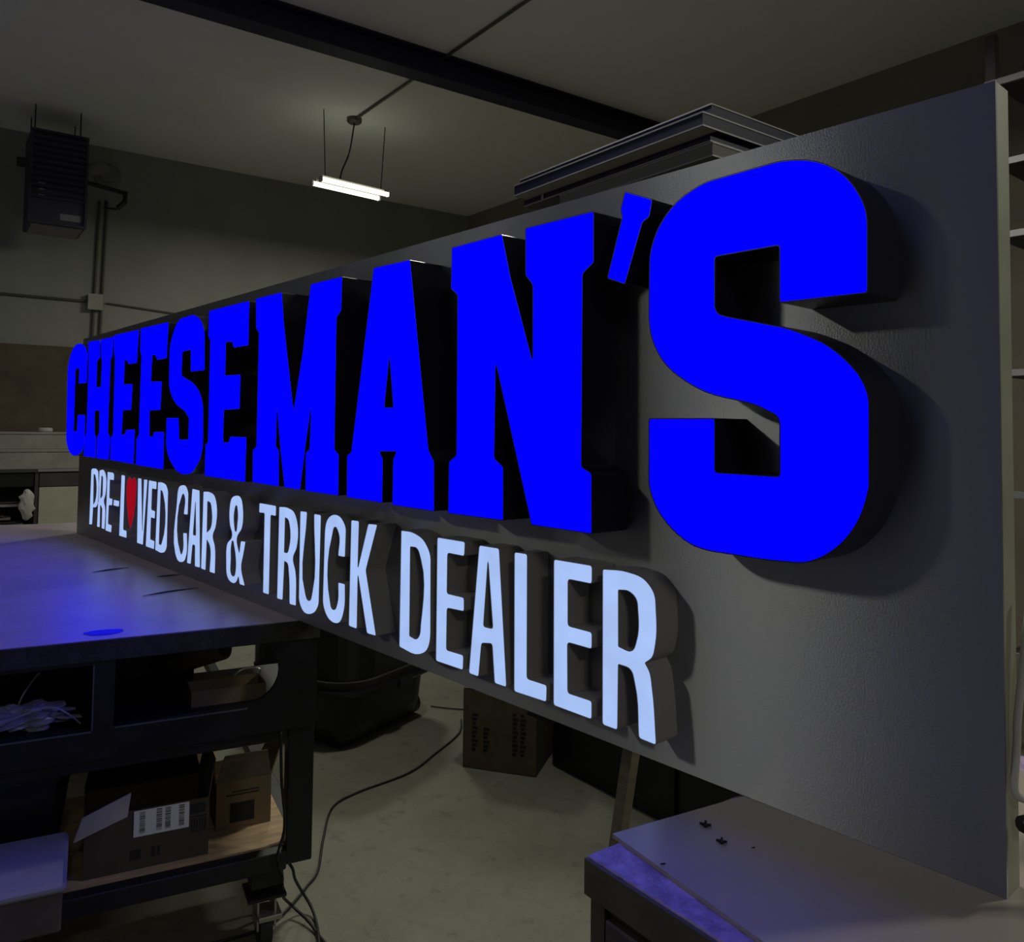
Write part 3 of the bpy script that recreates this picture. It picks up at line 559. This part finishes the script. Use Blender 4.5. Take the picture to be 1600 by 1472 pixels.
# shavings on the bench top
for (x, y), ln, an, lbn in (((-3.82, 1.06), 0.16, 0.5, 'dark curved offcut far along the pale bench top'), ((-3.53, 1.21), 0.10, 0.2, 'small dark chip near the white letter A on the bench top'),
                           ((-3.18, 1.10), 0.22, 0.45, 'long dark sliver on the bench top below the ampersand')):
    bm = bmesh.new(); n = 8
    P_ = [((k/n-0.5)*ln, 0.03*math.sin(k/n*2.6)*ln*3, 0.0) for k in range(n+1)]
    tube(bm, P_, [0.0008+0.0025*math.sin(math.pi*k/n) for k in range(n+1)], 6)
    t = obj('sliver', bm, 'darkgrey'); t.location = (x, y, 1.0505); t.rotation_euler = (0, 0, an+1.2); tag(t, lbn, 'offcut')
bm = bmesh.new(); n = 14
P_ = [(0.05*math.cos(6.28*k/n)*(1+0.3*random.random()), 0.028*math.sin(6.28*k/n)*(1+0.4*random.random())) for k in range(n)]
prism(bm, P_, 0, 0.002); t = obj('blue_patch', bm, 'bluepatch'); t.location = (-2.70, 0.735, 1.0476); t.rotation_euler = (0, 0, BR)  # irregular flat patch in saturated blue
tag(t, 'flat scrap of shiny blue film at the edge of the bench top', 'patch')
# ------------------------------------------------------------------ right cabinet and the board under the sign's right end
cab = thing('low_cabinet', 'dark glossy cabinet with a scuffed top under the right end of the sign', 'cabinet', (-0.861, 0.923, 0.0), math.radians(-5.3))
box('cabinet_body', (0.012, 0.014, 0.02), (1.7, 0.95, 1.0), 'cabside', cab, 0.003)
box('cabinet_top', (0.0, 0.0, 1.0005), (1.72, 0.97, 1.0405), 'cabtop', cab, 0.002)
box('front_trim', (0.0, -0.006, 0.985), (1.72, -0.0005, 1.037), 'cabtrim', cab)
box('corner_post', (0.004, 0.004, 0.02), (0.034, 0.0135, 0.98), 'cabtrim', cab)
for x0 in (0.04, 0.60, 1.16):
    d = box('door', (x0, -0.002, 0.06), (x0+0.545, 0.0135, 0.965), 'cabside', cab, 0.003)
    box('handle', (x0+0.47, -0.022, 0.45), (x0+0.485, -0.0025, 0.60), 'steel', d, 0.003)
box('plinth', (0.03, 0.03, 0.0), (1.68, 0.93, 0.0195), 'black', cab)
P_ = [(-0.870, 0.99), (0.62, 0.69), (0.78, 1.66), (-0.70, 1.78)]
t = obj('grey_board', prism(bmesh.new(), P_, 1.0410, 1.0475), 'boardtop'); tag(t, 'smooth grey board lying on the dark cabinet under the sign corner', 'board')
for x, y, s, lbn in ((-0.79, 1.123, 1.0, 'star-shaped dark speck on the grey board, nearest the sign'), (-0.742, 1.097, 0.9, 'curled dark speck in the middle of the grey board'), (-0.76, 0.975, 0.45, 'tiny dark dot near the front edge of the grey board'),
                     (-0.70, 1.118, 0.3, 'tiny dark dot right of the curled speck on the grey board')):
    bm = bmesh.new()
    for k in range(4 if s > 0.5 else 1):
        a_ = k*1.7+0.4; tube(bm, [(-0.006*s*math.cos(a_), -0.006*s*math.sin(a_), 0.001), (0.009*s*math.cos(a_), 0.009*s*math.sin(a_), 0.003)], 0.0016*s+0.0005, 5)
    t = obj('speck', bm, 'ink'); t.location = (x, y, 1.048); tag(t, lbn, 'debris')
# cable, plug and post behind the right end of the sign
t = obj('white_cable', tube(bmesh.new(), catmull([(-0.383, 1.325, 1.46), (-0.3915, 1.292, 1.30), (-0.3925, 1.288, 1.258), (-0.3925, 1.279, 1.222), (-0.3915, 1.272, 1.196), (-0.386, 1.278, 1.185), (-0.372, 1.305, 1.178), (-0.33, 1.36, 1.17), (-0.2, 1.42, 1.12), (-0.12, 1.45, 1.054)]), 0.0055, 8), 'cable_white', smooth=True)
tag(t, 'pale cable looping over the right end of the sign', 'cable')
t = thing('power_plug', 'black plug and lead at the lower right corner of the sign', 'plug', (-0.385, 1.278, 1.148))
bm = bmesh.new(); tube(bm, [(0, 0, 0.002), (0.006, 0.012, 0.0), (0.012, 0.028, -0.004), (0.018, 0.042, -0.008)], [0.011, 0.0135, 0.010, 0.007], 10); obj('plug_body', bm, 'blackplastic', t, True)
bm = bmesh.new(); tube(bm, catmull([(0.0185, 0.0425, -0.008), (0.05, 0.07, -0.02), (0.12, 0.10, -0.05), (0.2, 0.10, -0.0965)]), 0.005, 6); obj('lead', bm, 'wire', t, True)
t = thing('wooden_block', 'pale wooden block standing on the grey board behind the sign end', 'block', (-0.22, 1.55, 1.0478), 0.1)
box('block_body', (-0.13, 0.0, 0), (0.25, 0.1, 0.16), 'wood', t, 0.004)

# ------------------------------------------------------------------ tall black cabinet behind the sign, and the flat sign boxes stacked on it
tc = thing('storage_cabinet', 'tall black steel cabinet standing behind the sign under the stacked frames', 'cabinet', (-2.98, 2.93, 0.0), math.radians(-5))
box('cabinet_body', (0, 0, 0.0), (1.70, 0.62, 2.775), 'black', tc, 0.004)
for x0 in (0.03, 0.86):
    d = box('door', (x0, -0.018, 0.06), (x0+0.80, -0.0005, 2.72), 'black', tc, 0.003)
    box('handle', (x0+(0.72 if x0 < 0.5 else 0.05), -0.04, 1.2), (x0+(0.74 if x0 < 0.5 else 0.07), -0.0185, 1.4), 'steel', d)
sa = math.radians(-5.1); ddir = Vector((math.cos(sa), math.sin(sa))); 
def frame_slab(label, corner, zlo, zhi, lenx, leny, m='navy', trim_top=True, trim_bot=True):
    t = thing('sign_frame', label, 'frame', (corner[0], corner[1], zlo), sa, 'flat frames stacked on the tall cabinet')
    h = zhi-zlo
    box('frame_body', (-lenx, 0, 0.0005), (0, leny, h-0.0005), m, t)
    for on, z in ((trim_top, h-0.006), (trim_bot, 0.0)):
        if on:
            bm = bmesh.new(); bx(bm, (-lenx, -0.004, z), (0.004, -0.0002, z+0.006)); bx(bm, (0.0002, 0, z), (0.004, leny, z+0.006)); obj('edge_trim', bm, 'trim', t)
    return t
t = frame_slab('lowest grey frame of the stack behind the sign', (-1.87, 2.70), 2.777, 2.836, 0.95, 0.6, 'greyface', True, True)
t = frame_slab('navy frame just above the lowest grey one in the stack', (-1.88, 2.70), 2.838, 2.872, 1.23, 0.6, 'navy', False, True)
box('divider_clip', (-1.08, -0.006, 0.0), (-1.06, -0.0045, 0.034), 'trim', t)
t = frame_slab('thick navy frame jutting out of the stack behind the sign', (-1.858, 2.617), 2.874, 2.932, 1.235, 0.58)
box('underside', (-1.234, 0.001, -0.0016), (-0.001, 0.081, 0.0003), 'pale', t)
frame_slab('thin dark frame on top of the stack behind the sign', (-1.875, 2.70), 2.945, 2.992, 1.27, 0.62, 'navy', True, False)
box_ = None
t = obj('spacer_block', bx(bmesh.new(), (-1.1, 0.1, 2.9322), (-0.1, 0.4, 2.9448)), 'black')
t.location = (-1.875, 2.70, 0.0); t.rotation_euler = (0, 0, sa)
tag(t, 'dark spacer between the two uppermost stacked frames', 'spacer')

# ------------------------------------------------------------------ carton and black tote on the floor behind the sign
t = thing('cardboard_box', 'closed brown carton with dark print standing on the floor under the sign', 'box', (-3.24, 2.56, 0.0), math.radians(31))
box('box_body', (0, 0, 0), (0.38, 0.42, 0.385), 'card_dark', t, 0.003)
bm = bmesh.new(); slab(bm, [(0.0, 0.0, 0.388), (0.38, 0, 0.388), (0.38, 0.205, 0.392), (0, 0.205, 0.392)], 0.003, (0, 0, 1)); slab(bm, [(0.0, 0.215, 0.392), (0.38, 0.215, 0.392), (0.38, 0.42, 0.388), (0, 0.42, 0.388)], 0.003, (0, 0, 1))
obj('flap', bm, 'card', t)
bm = bmesh.new()
for x0, n_ in ((0.05, 9), (0.11, 6), (0.26, 10), (0.30, 10)):
    for k in range(n_):
        bx(bm, (x0, -0.0012, 0.09+k*0.021), (x0+0.018+0.006*(k % 3), -0.0003, 0.102+k*0.021))
obj('box_print', bm, 'ink', t)['kind'] = 'stuff'
t = thing('wheeled_tote', 'black wheeled tote with a curved ribbed rim behind the end of the workbench', 'tote', (-4.22, 2.42, 0.0), math.radians(18))
def rl(x0, x1, y0, y1, r, z): return [(x, y, z) for x, y in rrect(x0, x1, y0, y1, r)]
obj('tote_body', loft(bmesh.new(), [rl(-0.36, 0.34, -0.34, 0.34, 0.1, 0.03), rl(-0.36, 0.36, -0.36, 0.36, 0.12, 0.10), rl(-0.36, 0.38, -0.38, 0.38, 0.14, 0.28)]), 'blackplastic', t, False)
obj('rim', loft(bmesh.new(), [rl(-0.38, 0.46, -0.42, 0.42, 0.2, 0.285), rl(-0.38, 0.475, -0.43, 0.43, 0.2, 0.30), rl(-0.38, 0.475, -0.43, 0.43, 0.2, 0.315)]), 'blackplastic', t)
obj('ribbed_band', loft(bmesh.new(), [rl(-0.38, 0.44, -0.40, 0.40, 0.2, 0.316), rl(-0.38, 0.45, -0.42, 0.42, 0.22, 0.36)]), 'darkgrey', t)
obj('tote_shell', loft(bmesh.new(), [rl(-0.38, 0.43, -0.40, 0.40, 0.2, 0.361), rl(-0.38, 0.42, -0.40, 0.40, 0.2, 0.66), rl(-0.36, 0.36, -0.34, 0.34, 0.16, 0.78), rl(-0.30, 0.28, -0.26, 0.26, 0.12, 0.80)]), 'blackplastic', t)
box('latch', (0.46, -0.05, 0.27), (0.487, 0.06, 0.322), 'blackplastic', t, 0.004)
for yy in (-0.3, 0.3):
    bm = bmesh.new(); tube(bm, [(0.28, yy-0.03, 0.061), (0.28, yy+0.03, 0.061)], 0.06, 18); obj('wheel', bm, 'blackplastic', t)
# prop leaning under the sign
a0 = Vector((-1.56, 1.78, 0.006)); a0 = Vector((-1.30, 1.62, 0.0))
p0 = Vector((-1.43+0.0, 1.6, 0.845)); 
t = obj('wooden_prop', bmesh.new(), 'wood')
bm = bmesh.new()
top = Vector((-1.335, 1.62, 1.03)); bot = Vector((-1.53, 1.64, 0.0))
e = Vector((0.016, 0, 0)); g = Vector((0, 0.016, 0))
q0 = [bot-e-g, bot+e-g, bot+e+g, bot-e+g]; q1 = [top-e-g, top+e-g, top+e+g, top-e+g]
loft(bm, [q0, q1]); bmesh.ops.recalc_face_normals(bm, faces=bm.faces); bm.to_mesh(t.data); bm.free()
tag(t, 'slanted wooden prop standing under the sign left of the dark cabinet', 'prop')
t = thing('sawhorse_beam', 'dark timber carrying the middle of the sign on top of the wooden prop', 'timber', (-1.345, 1.46, 1.03))
box('timber', (-0.04, -0.18, 0.001), (0.04, 0.55, 0.017), 'black', t)

# ------------------------------------------------------------------ cables on the floor
def cable(label, pts, r=0.005, m='wire'):
    t = obj('cable', tube(bmesh.new(), catmull(pts, 6), r, 8), m, smooth=True); return tag(t, label, 'cable')
Z = 0.0065
cable('black cable curving across the floor from the carton towards the bench caster', [(-3.75, 2.95, Z), (-3.594, 2.812, Z), (-3.45, 2.55, Z), (-3.34, 2.31, Z), (-3.315, 2.01, Z), (-3.254, 1.847, Z), (-3.04, 1.686, Z), (-2.834, 1.552, Z), (-2.763, 1.47, Z), (-2.689, 1.371, Z), (-2.636, 1.27, Z), (-2.64, 1.15, Z), (-2.72, 0.95, Z), (-2.9, 0.72, Z)])
cable('black cable dropping from under the bench corner to the bottom edge of the photo', [bpt(0.05, 0.10, 0.256), (-2.56, 1.305, 0.21), (-2.595, 1.334, 0.15), (-2.628, 1.377, 0.08), (-2.608, 1.402, 0.03), (-2.548, 1.392, 0.0075), (-2.434, 1.341, 0.0185), (-2.332, 1.291, Z), (-2.2, 1.2, Z)])
cable('black cable hanging over the bench rail beside the brown box', [bpt(0.085, -0.008, 0.70), bpt(0.080, -0.010, 0.55), bpt(0.066, -0.010, 0.40), bpt(0.088, -0.014, 0.31), (-2.490, 1.235, 0.24), (-2.506, 1.245, 0.19), (-2.56, 1.275, 0.13), (-2.603, 1.303, 0.09), (-2.624, 1.345, 0.04), (-2.549, 1.364, 0.0175), (-2.462, 1.362, Z), (-2.321, 1.352, Z), (-2.15, 1.33, Z)])
cable('thin cable slipping behind the sign between the tote and the carton', [(-4.05, 2.95, Z), (-3.9, 3.05, Z), (-3.75, 3.2, Z), (-3.5, 3.3, Z), (-3.3, 3.3, Z)], 0.004)

# ------------------------------------------------------------------ hanging lamps
def lamp(x, y, label):
    t = thing('hanging_lamp', label, 'lamp', (x, y, LAMP_Z))
    box('lamp_body', (-0.06, -0.33, 0.012), (0.06, 0.33, 0.05), 'housing', t, 0.004)
    for s in (-1, 1):
        bm = bmesh.new(); tube(bm, [(s*0.085, -0.35, 0), (s*0.085, 0.35, 0)], 0.022, 12); obj('light_tube', bm, 'tube', t)
        for yy in (-0.36, 0.36):
            box('tube_cap', (s*0.085-0.024, yy-0.008, -0.024), (s*0.085+0.024, yy+0.008, 0.024), 'housing', t)
    for yy in (-0.30, 0.36):
        bm = bmesh.new(); tube(bm, [(0.0, yy*0.9, 0.05), (0.0, yy, H-LAMP_Z)], 0.005, 6); obj('hanging_wire', bm, 'wire', t)
    bm = bmesh.new(); tube(bm, catmull([(0, -0.12, 0.05), (0.0, -0.10, 0.15), (-0.01, -0.02, 0.35), (0, 0.02, H-LAMP_Z-0.05)]), 0.008, 6); obj('lamp_cord', bm, 'wire', t, True)
    obj('junction_box', lathe(bmesh.new(), [(0.055, -0.05), (0.07, -0.035), (0.07, 0.0)], (0, 0.02, H-LAMP_Z), 16), 'conduit', t)
    return t
lamp(LAMPS[0][0], LAMPS[0][1], 'lit twin tube lamp hanging from the ceiling near the left wall')
for (x, y, w_), lbn in zip(LAMPS[1:], ('twin tube lamp hanging above the stacked frames, out of frame', 'twin tube lamp hanging behind the right end of the sign, out of frame', 'twin tube lamp hanging in front of the workbench, out of frame', 'unseen twin tube lamp by the left wall, added to brighten the sign panel', 'unseen twin tube lamp right of the sign, added to brighten the letter sides')):
    lamp(x, y, lbn)
t = obj('ceiling_conduit', tube(bmesh.new(), [(-6.665, 3.86, 4.585), (-4.9, 3.70, 4.585), (-4.01, 3.62, 4.585), (-2.62, 3.50, 4.585), (-2.5, 3.38, 4.585), (-2.5, 2.85, 4.585)], 0.012, 8), 'conduit')
tag(t, 'thin grey conduit running along the ceiling from the hanging lamp', 'conduit')

# ------------------------------------------------------------------ unit heater and pipes by the left wall
ht = thing('unit_heater', 'dark louvred unit heater hanging in the upper left corner', 'heater', (-8.30, 1.745, 3.50), math.radians(-6))
box('casing', (-0.5, -0.235, 0.0), (0.0, 0.235, 0.86), 'heater', ht, 0.01)
box('bottom_pan', (-0.47, -0.205, -0.012), (-0.02, 0.205, -0.0005), 'heater_grey', ht)
bm = bmesh.new()
for y0 in (-0.235, 0.215): bx(bm, (0.0005, y0, 0.0), (0.03, y0+0.02, 0.86))
bx(bm, (0.0005, -0.214, 0.0), (0.03, 0.214, 0.02)); bx(bm, (0.0005, -0.214, 0.84), (0.03, 0.214, 0.86)); bx(bm, (0.0005, -0.214, 0.235), (0.02, 0.214, 0.25))
obj('front_frame', bm, 'heater', ht)
for k in range(10):
    bm = bmesh.new(); z = 0.27+k*0.056
    slab(bm, [(0.004, -0.212, z), (0.004, 0.212, z), (0.034, 0.212, z+0.03), (0.034, -0.212, z+0.03)], 0.003); obj('louver', bm, 'heater', ht)
box('rating_plate', (0.0006, 0.02, 0.055), (0.003, 0.19, 0.115), 'heater_grey', ht)
box('burner_access', (0.0006, -0.16, 0.26), (0.003, -0.11, 0.42), 'heater_grey', ht)
for yy in (-0.2, 0.17):
    for xx in (-0.05, -0.45):
        bm = bmesh.new(); tube(bm, [(xx, yy, 0.86), (xx, yy, H-3.5)], 0.006, 6); obj('hanger_rod', bm, 'wire', ht)
bm = bmesh.new(); tube(bm, [(-0.10, -0.25, 0.56), (-0.10, -0.33, 0.56)], 0.045, 12); obj('control_box', bm, 'blackplastic', ht)
bm = bmesh.new(); tube(bm, catmull([(-0.25, 0.2355, 0.62), (-0.25, 0.30, 0.64), (-0.35, 0.40, 0.70), (-0.60, 0.45, 0.75)]), 0.06, 12); obj('flue_pipe', bm, 'greyface', ht, True)
gp = thing('gas_pipe', 'black gas pipe elbowing from the heater down towards the wall', 'pipe', (0, 0, 0))
bm = bmesh.new(); tube(bm, [(-8.45, 2.02, 3.99), (-8.45, 2.34, 3.96)], 0.022, 10); obj('pipe_run', bm, 'black', gp)
bm = bmesh.new(); tube(bm, [(-8.45, 2.36, 3.975), (-8.45, 2.36, 3.87), (-8.46, 2.30, 3.80)], 0.026, 10); obj('pipe_elbow', bm, 'black', gp)
bm = bmesh.new(); tube(bm, catmull([(-8.47, 2.29, 3.79), (-8.7, 2.26, 3.84), (-9.0, 2.33, 3.9), (-9.12, 2.36, 4.02)]), 0.010, 6); obj('flexible_lead', bm, 'wire', gp, True)
def wl(s, out=0.0):
    p = CW+LD*s; n_ = Vector((-LD.y, LD.x)); p = p+n_*out; return p
def wy(y, z, out=0.02):
    s = (6.83-y)/(-LD.y); p = wl(s, out); return (p.x, p.y, z)
for ys, lbn in (((2.385, 2.345), 'right of two thin vertical conduits on the left wall'), ((2.315, 2.275), 'left of two thin vertical conduits on the left wall')):
    t = obj('wall_conduit', tube(bmesh.new(), [wy(ys[0], 4.02), wy(ys[1], 1.75)], 0.014, 8), 'conduit'); tag(t, lbn, 'conduit')
t = obj('wall_conduit', tube(bmesh.new(), [wy(2.22, 2.955), wy(1.4, 2.955), wy(-1.5, 2.97)], 0.013, 8), 'conduit'); tag(t, 'horizontal conduit on the left wall, left of the junction box', 'conduit')
t = obj('wall_conduit', tube(bmesh.new(), [wy(2.41, 2.955), wy(3.2, 2.90), wy(4.4, 2.86)], 0.009, 8), 'conduit'); tag(t, 'horizontal conduit on the left wall, right of the junction box', 'conduit')
jb = thing('wall_junction_box', 'square grey junction box where the wall conduits cross', 'box', wy(2.30, 2.87, 0.0), math.atan2(-LD.x, -LD.y)*-1)
box('box_body', (0.001, -0.065, 0.0), (0.07, 0.065, 0.16), 'pale', jb, 0.004)
box('box_cover', (0.0705, -0.07, -0.003), (0.076, 0.07, 0.163), 'pale', jb, 0.002)
t = obj('wall_vent', lathe(bmesh.new(), [(0.13, 0), (0.13, 0.03), (0.09, 0.05), (0.09, 0.10)], (0, 0, 0), 18), 'greyface'); t.rotation_euler = (0, math.pi/2, math.radians(-6)); t.location = wy(2.38, 4.30, 0.002)
tag(t, 'round pale vent cap high on the left wall beside the heater', 'vent')

# ------------------------------------------------------------------ bench and boards along the left wall
b2 = thing('wall_bench', 'dark storage bench along the left wall behind the workbench', 'bench', (-8.60, 1.50, 0.0), math.radians(-6))
box('bench_top', (-0.50, -2.6, 1.235), (0.0, 3.2, 1.262), 'darkgrey', b2)
box('edge_strip', (0.0005, 0.22, 1.24), (0.008, 3.2, 1.262), 'trim', b2)
box('back_panel', (-0.50, -2.6, 0.0), (-0.48, 3.2, 1.234), 'black', b2)
for y0 in (-2.6, -0.9, 0.20, 3.17): box('side_panel', (-0.479, y0, 0.0), (-0.01, y0+0.03, 1.234), 'darkgrey', b2)
box('shelf', (-0.479, -0.869, 0.72), (-0.02, 0.199, 0.74), 'darkgrey', b2)
d = box('drawer', (-0.45, 0.235, 1.10), (0.0, 3.16, 1.225), 'darkgrey', b2, 0.003)
box('drawer', (-0.45, -0.865, 1.10), (-0.03, 0.195, 1.225), 'black', b2, 0.003)
d = box('door', (-0.02, 0.235, 0.30), (0.0, 0.95, 1.094), 'cream', b2, 0.003)
box('door', (-0.02, 0.97, 0.30), (0.0, 1.9, 1.094), 'darkgrey', b2, 0.003)
def on2(u, v, z):
    a_ = math.radians(-6); return (-8.60+u*math.cos(a_)-v*math.sin(a_), 1.50+u*math.sin(a_)+v*math.cos(a_), z)
def crate(label, v0, v1, z0, z1, m, u0=-0.42, u1=-0.01):
    t = thing('long_crate', label, 'crate', on2(0, 0, z0), math.radians(-6))
    box('crate_body', (u0, v0, 0), (u1, v1, (z1-z0)*0.86), m, t, 0.004)
    box('crate_lid', (u0-0.004, v0-0.004, (z1-z0)*0.86+0.0005), (u1+0.006, v1+0.004, z1-z0), m, t, 0.003); return t
crate('lower long pale crate on the bench by the left wall', -1.9, 2.9, 1.2625, 1.447, 'pale')
crate('upper long pale crate on the bench by the left wall', -1.6, 2.7, 1.4475, 1.607, 'pale', -0.44, -0.04)
t = obj('brown_board', slab(bmesh.new(), [wy(2.9, 1.609, 0.12), wy(-1.2, 1.609, 0.12), wy(-1.2, 2.47, 0.03), wy(2.9, 2.47, 0.03)], 0.012), 'brownboard')
tag(t, 'dark brown board leaning on the left wall above the pale crates', 'board')
t = obj('tape_roll', lathe(bmesh.new(), [(0.05, 0), (0.06, 0.01), (0.06, 0.03), (0.05, 0.04)], (0, 0, 0), 14), 'whiteplastic'); t.location = on2(-0.12, 0.28, 1.6075); tag(t, 'small white roll on top of the pale crates', 'roll')
for k in range(6):
    z = 0.7405+k*0.030 + (0.06 if k > 3 else 0)
    t = box('sheet', (-0.40-0.004*k, -0.85+0.01*k, 0), (-0.04-0.012*(k % 3), 0.12-0.05*(k % 4), 0.012 if k % 2 else 0.022), 'trim' if k % 2 == 0 else 'darkgrey'); t.location = on2(0, 0, z-(0.0)); t.rotation_euler = (0, 0, math.radians(-6))
    tag(t, ['bottom pale sheet in the stack on the far bench shelf', 'second lowest dark sheet in the stack on the far bench shelf', 'third pale sheet up in the stack on the far bench shelf', 'fourth dark sheet up in the stack on the far bench shelf', 'fifth pale sheet up in the stack on the far bench shelf', 'topmost dark sheet in the stack on the far bench shelf'][k], 'sheet', 'sheets stacked on the far bench shelf')
t = thing('rag_bundle', 'crumpled white plastic bundle hanging beside the cream door', 'bundle', on2(0.02, 0.14, 0.80))
bm = bmesh.new(); bmesh.ops.create_icosphere(bm, subdivisions=3, radius=1.0)
for v in bm.verts:
    k_ = 1+0.25*math.sin(v.co.z*9+v.co.y*4)+0.15*math.sin(v.co.y*13); v.co = Vector((v.co.x*0.05, v.co.y*0.06*k_, v.co.z*0.145))+Vector((0.0, 0, 0.14))
obj('bundle_body', bm, 'whiteplastic', t)
# pallet rack beyond the right end of the sign
rk = thing('metal_rack', 'grey metal rack with pale rails beyond the right end of the sign', 'rack', (-1.6, 4.9, 0.0), math.radians(-3))
for x0 in (0.0, 1.7, 3.4):
    for y0 in (0.0, 0.55): box('upright', (x0, y0, 0), (x0+0.05, y0+0.05, 3.9), 'darkgrey', rk)
for z in (0.5, 1.35, 2.0, 2.75, 3.15, 3.6):
    box('rail', (0.0, -0.02, z), (3.45, -0.001, z+0.035), 'trim', rk)
    box('rack_shelf', (0.051, 0.001, z+0.0), (3.399, 0.549, z+0.02), 'darkgrey', rk)
for x0, x1, z, h_, m_, lbn in ((1.5, 2.6, 2.7705, 0.3, 'card_dark', 'dim brown carton on the middle shelf of the metal rack'), (1.6, 2.5, 2.0205, 0.5, 'navy', 'dark box on the second shelf of the metal rack'), (1.55, 2.7, 1.3705, 0.4, 'navy', 'dark case on the lower shelf of the metal rack')):
    a_ = math.radians(-3); t = thing('rack_box', lbn, 'box', (-1.6+x0*math.cos(a_), 4.9+x0*math.sin(a_)+0.03, z), a_)
    box('box_body', (0, 0, 0), (x1-x0, 0.45, h_), m_, t, 0.004); box('box_lid', (-0.004, -0.004, h_+0.0005), (x1-x0+0.004, 0.454, h_+0.02), m_, t)
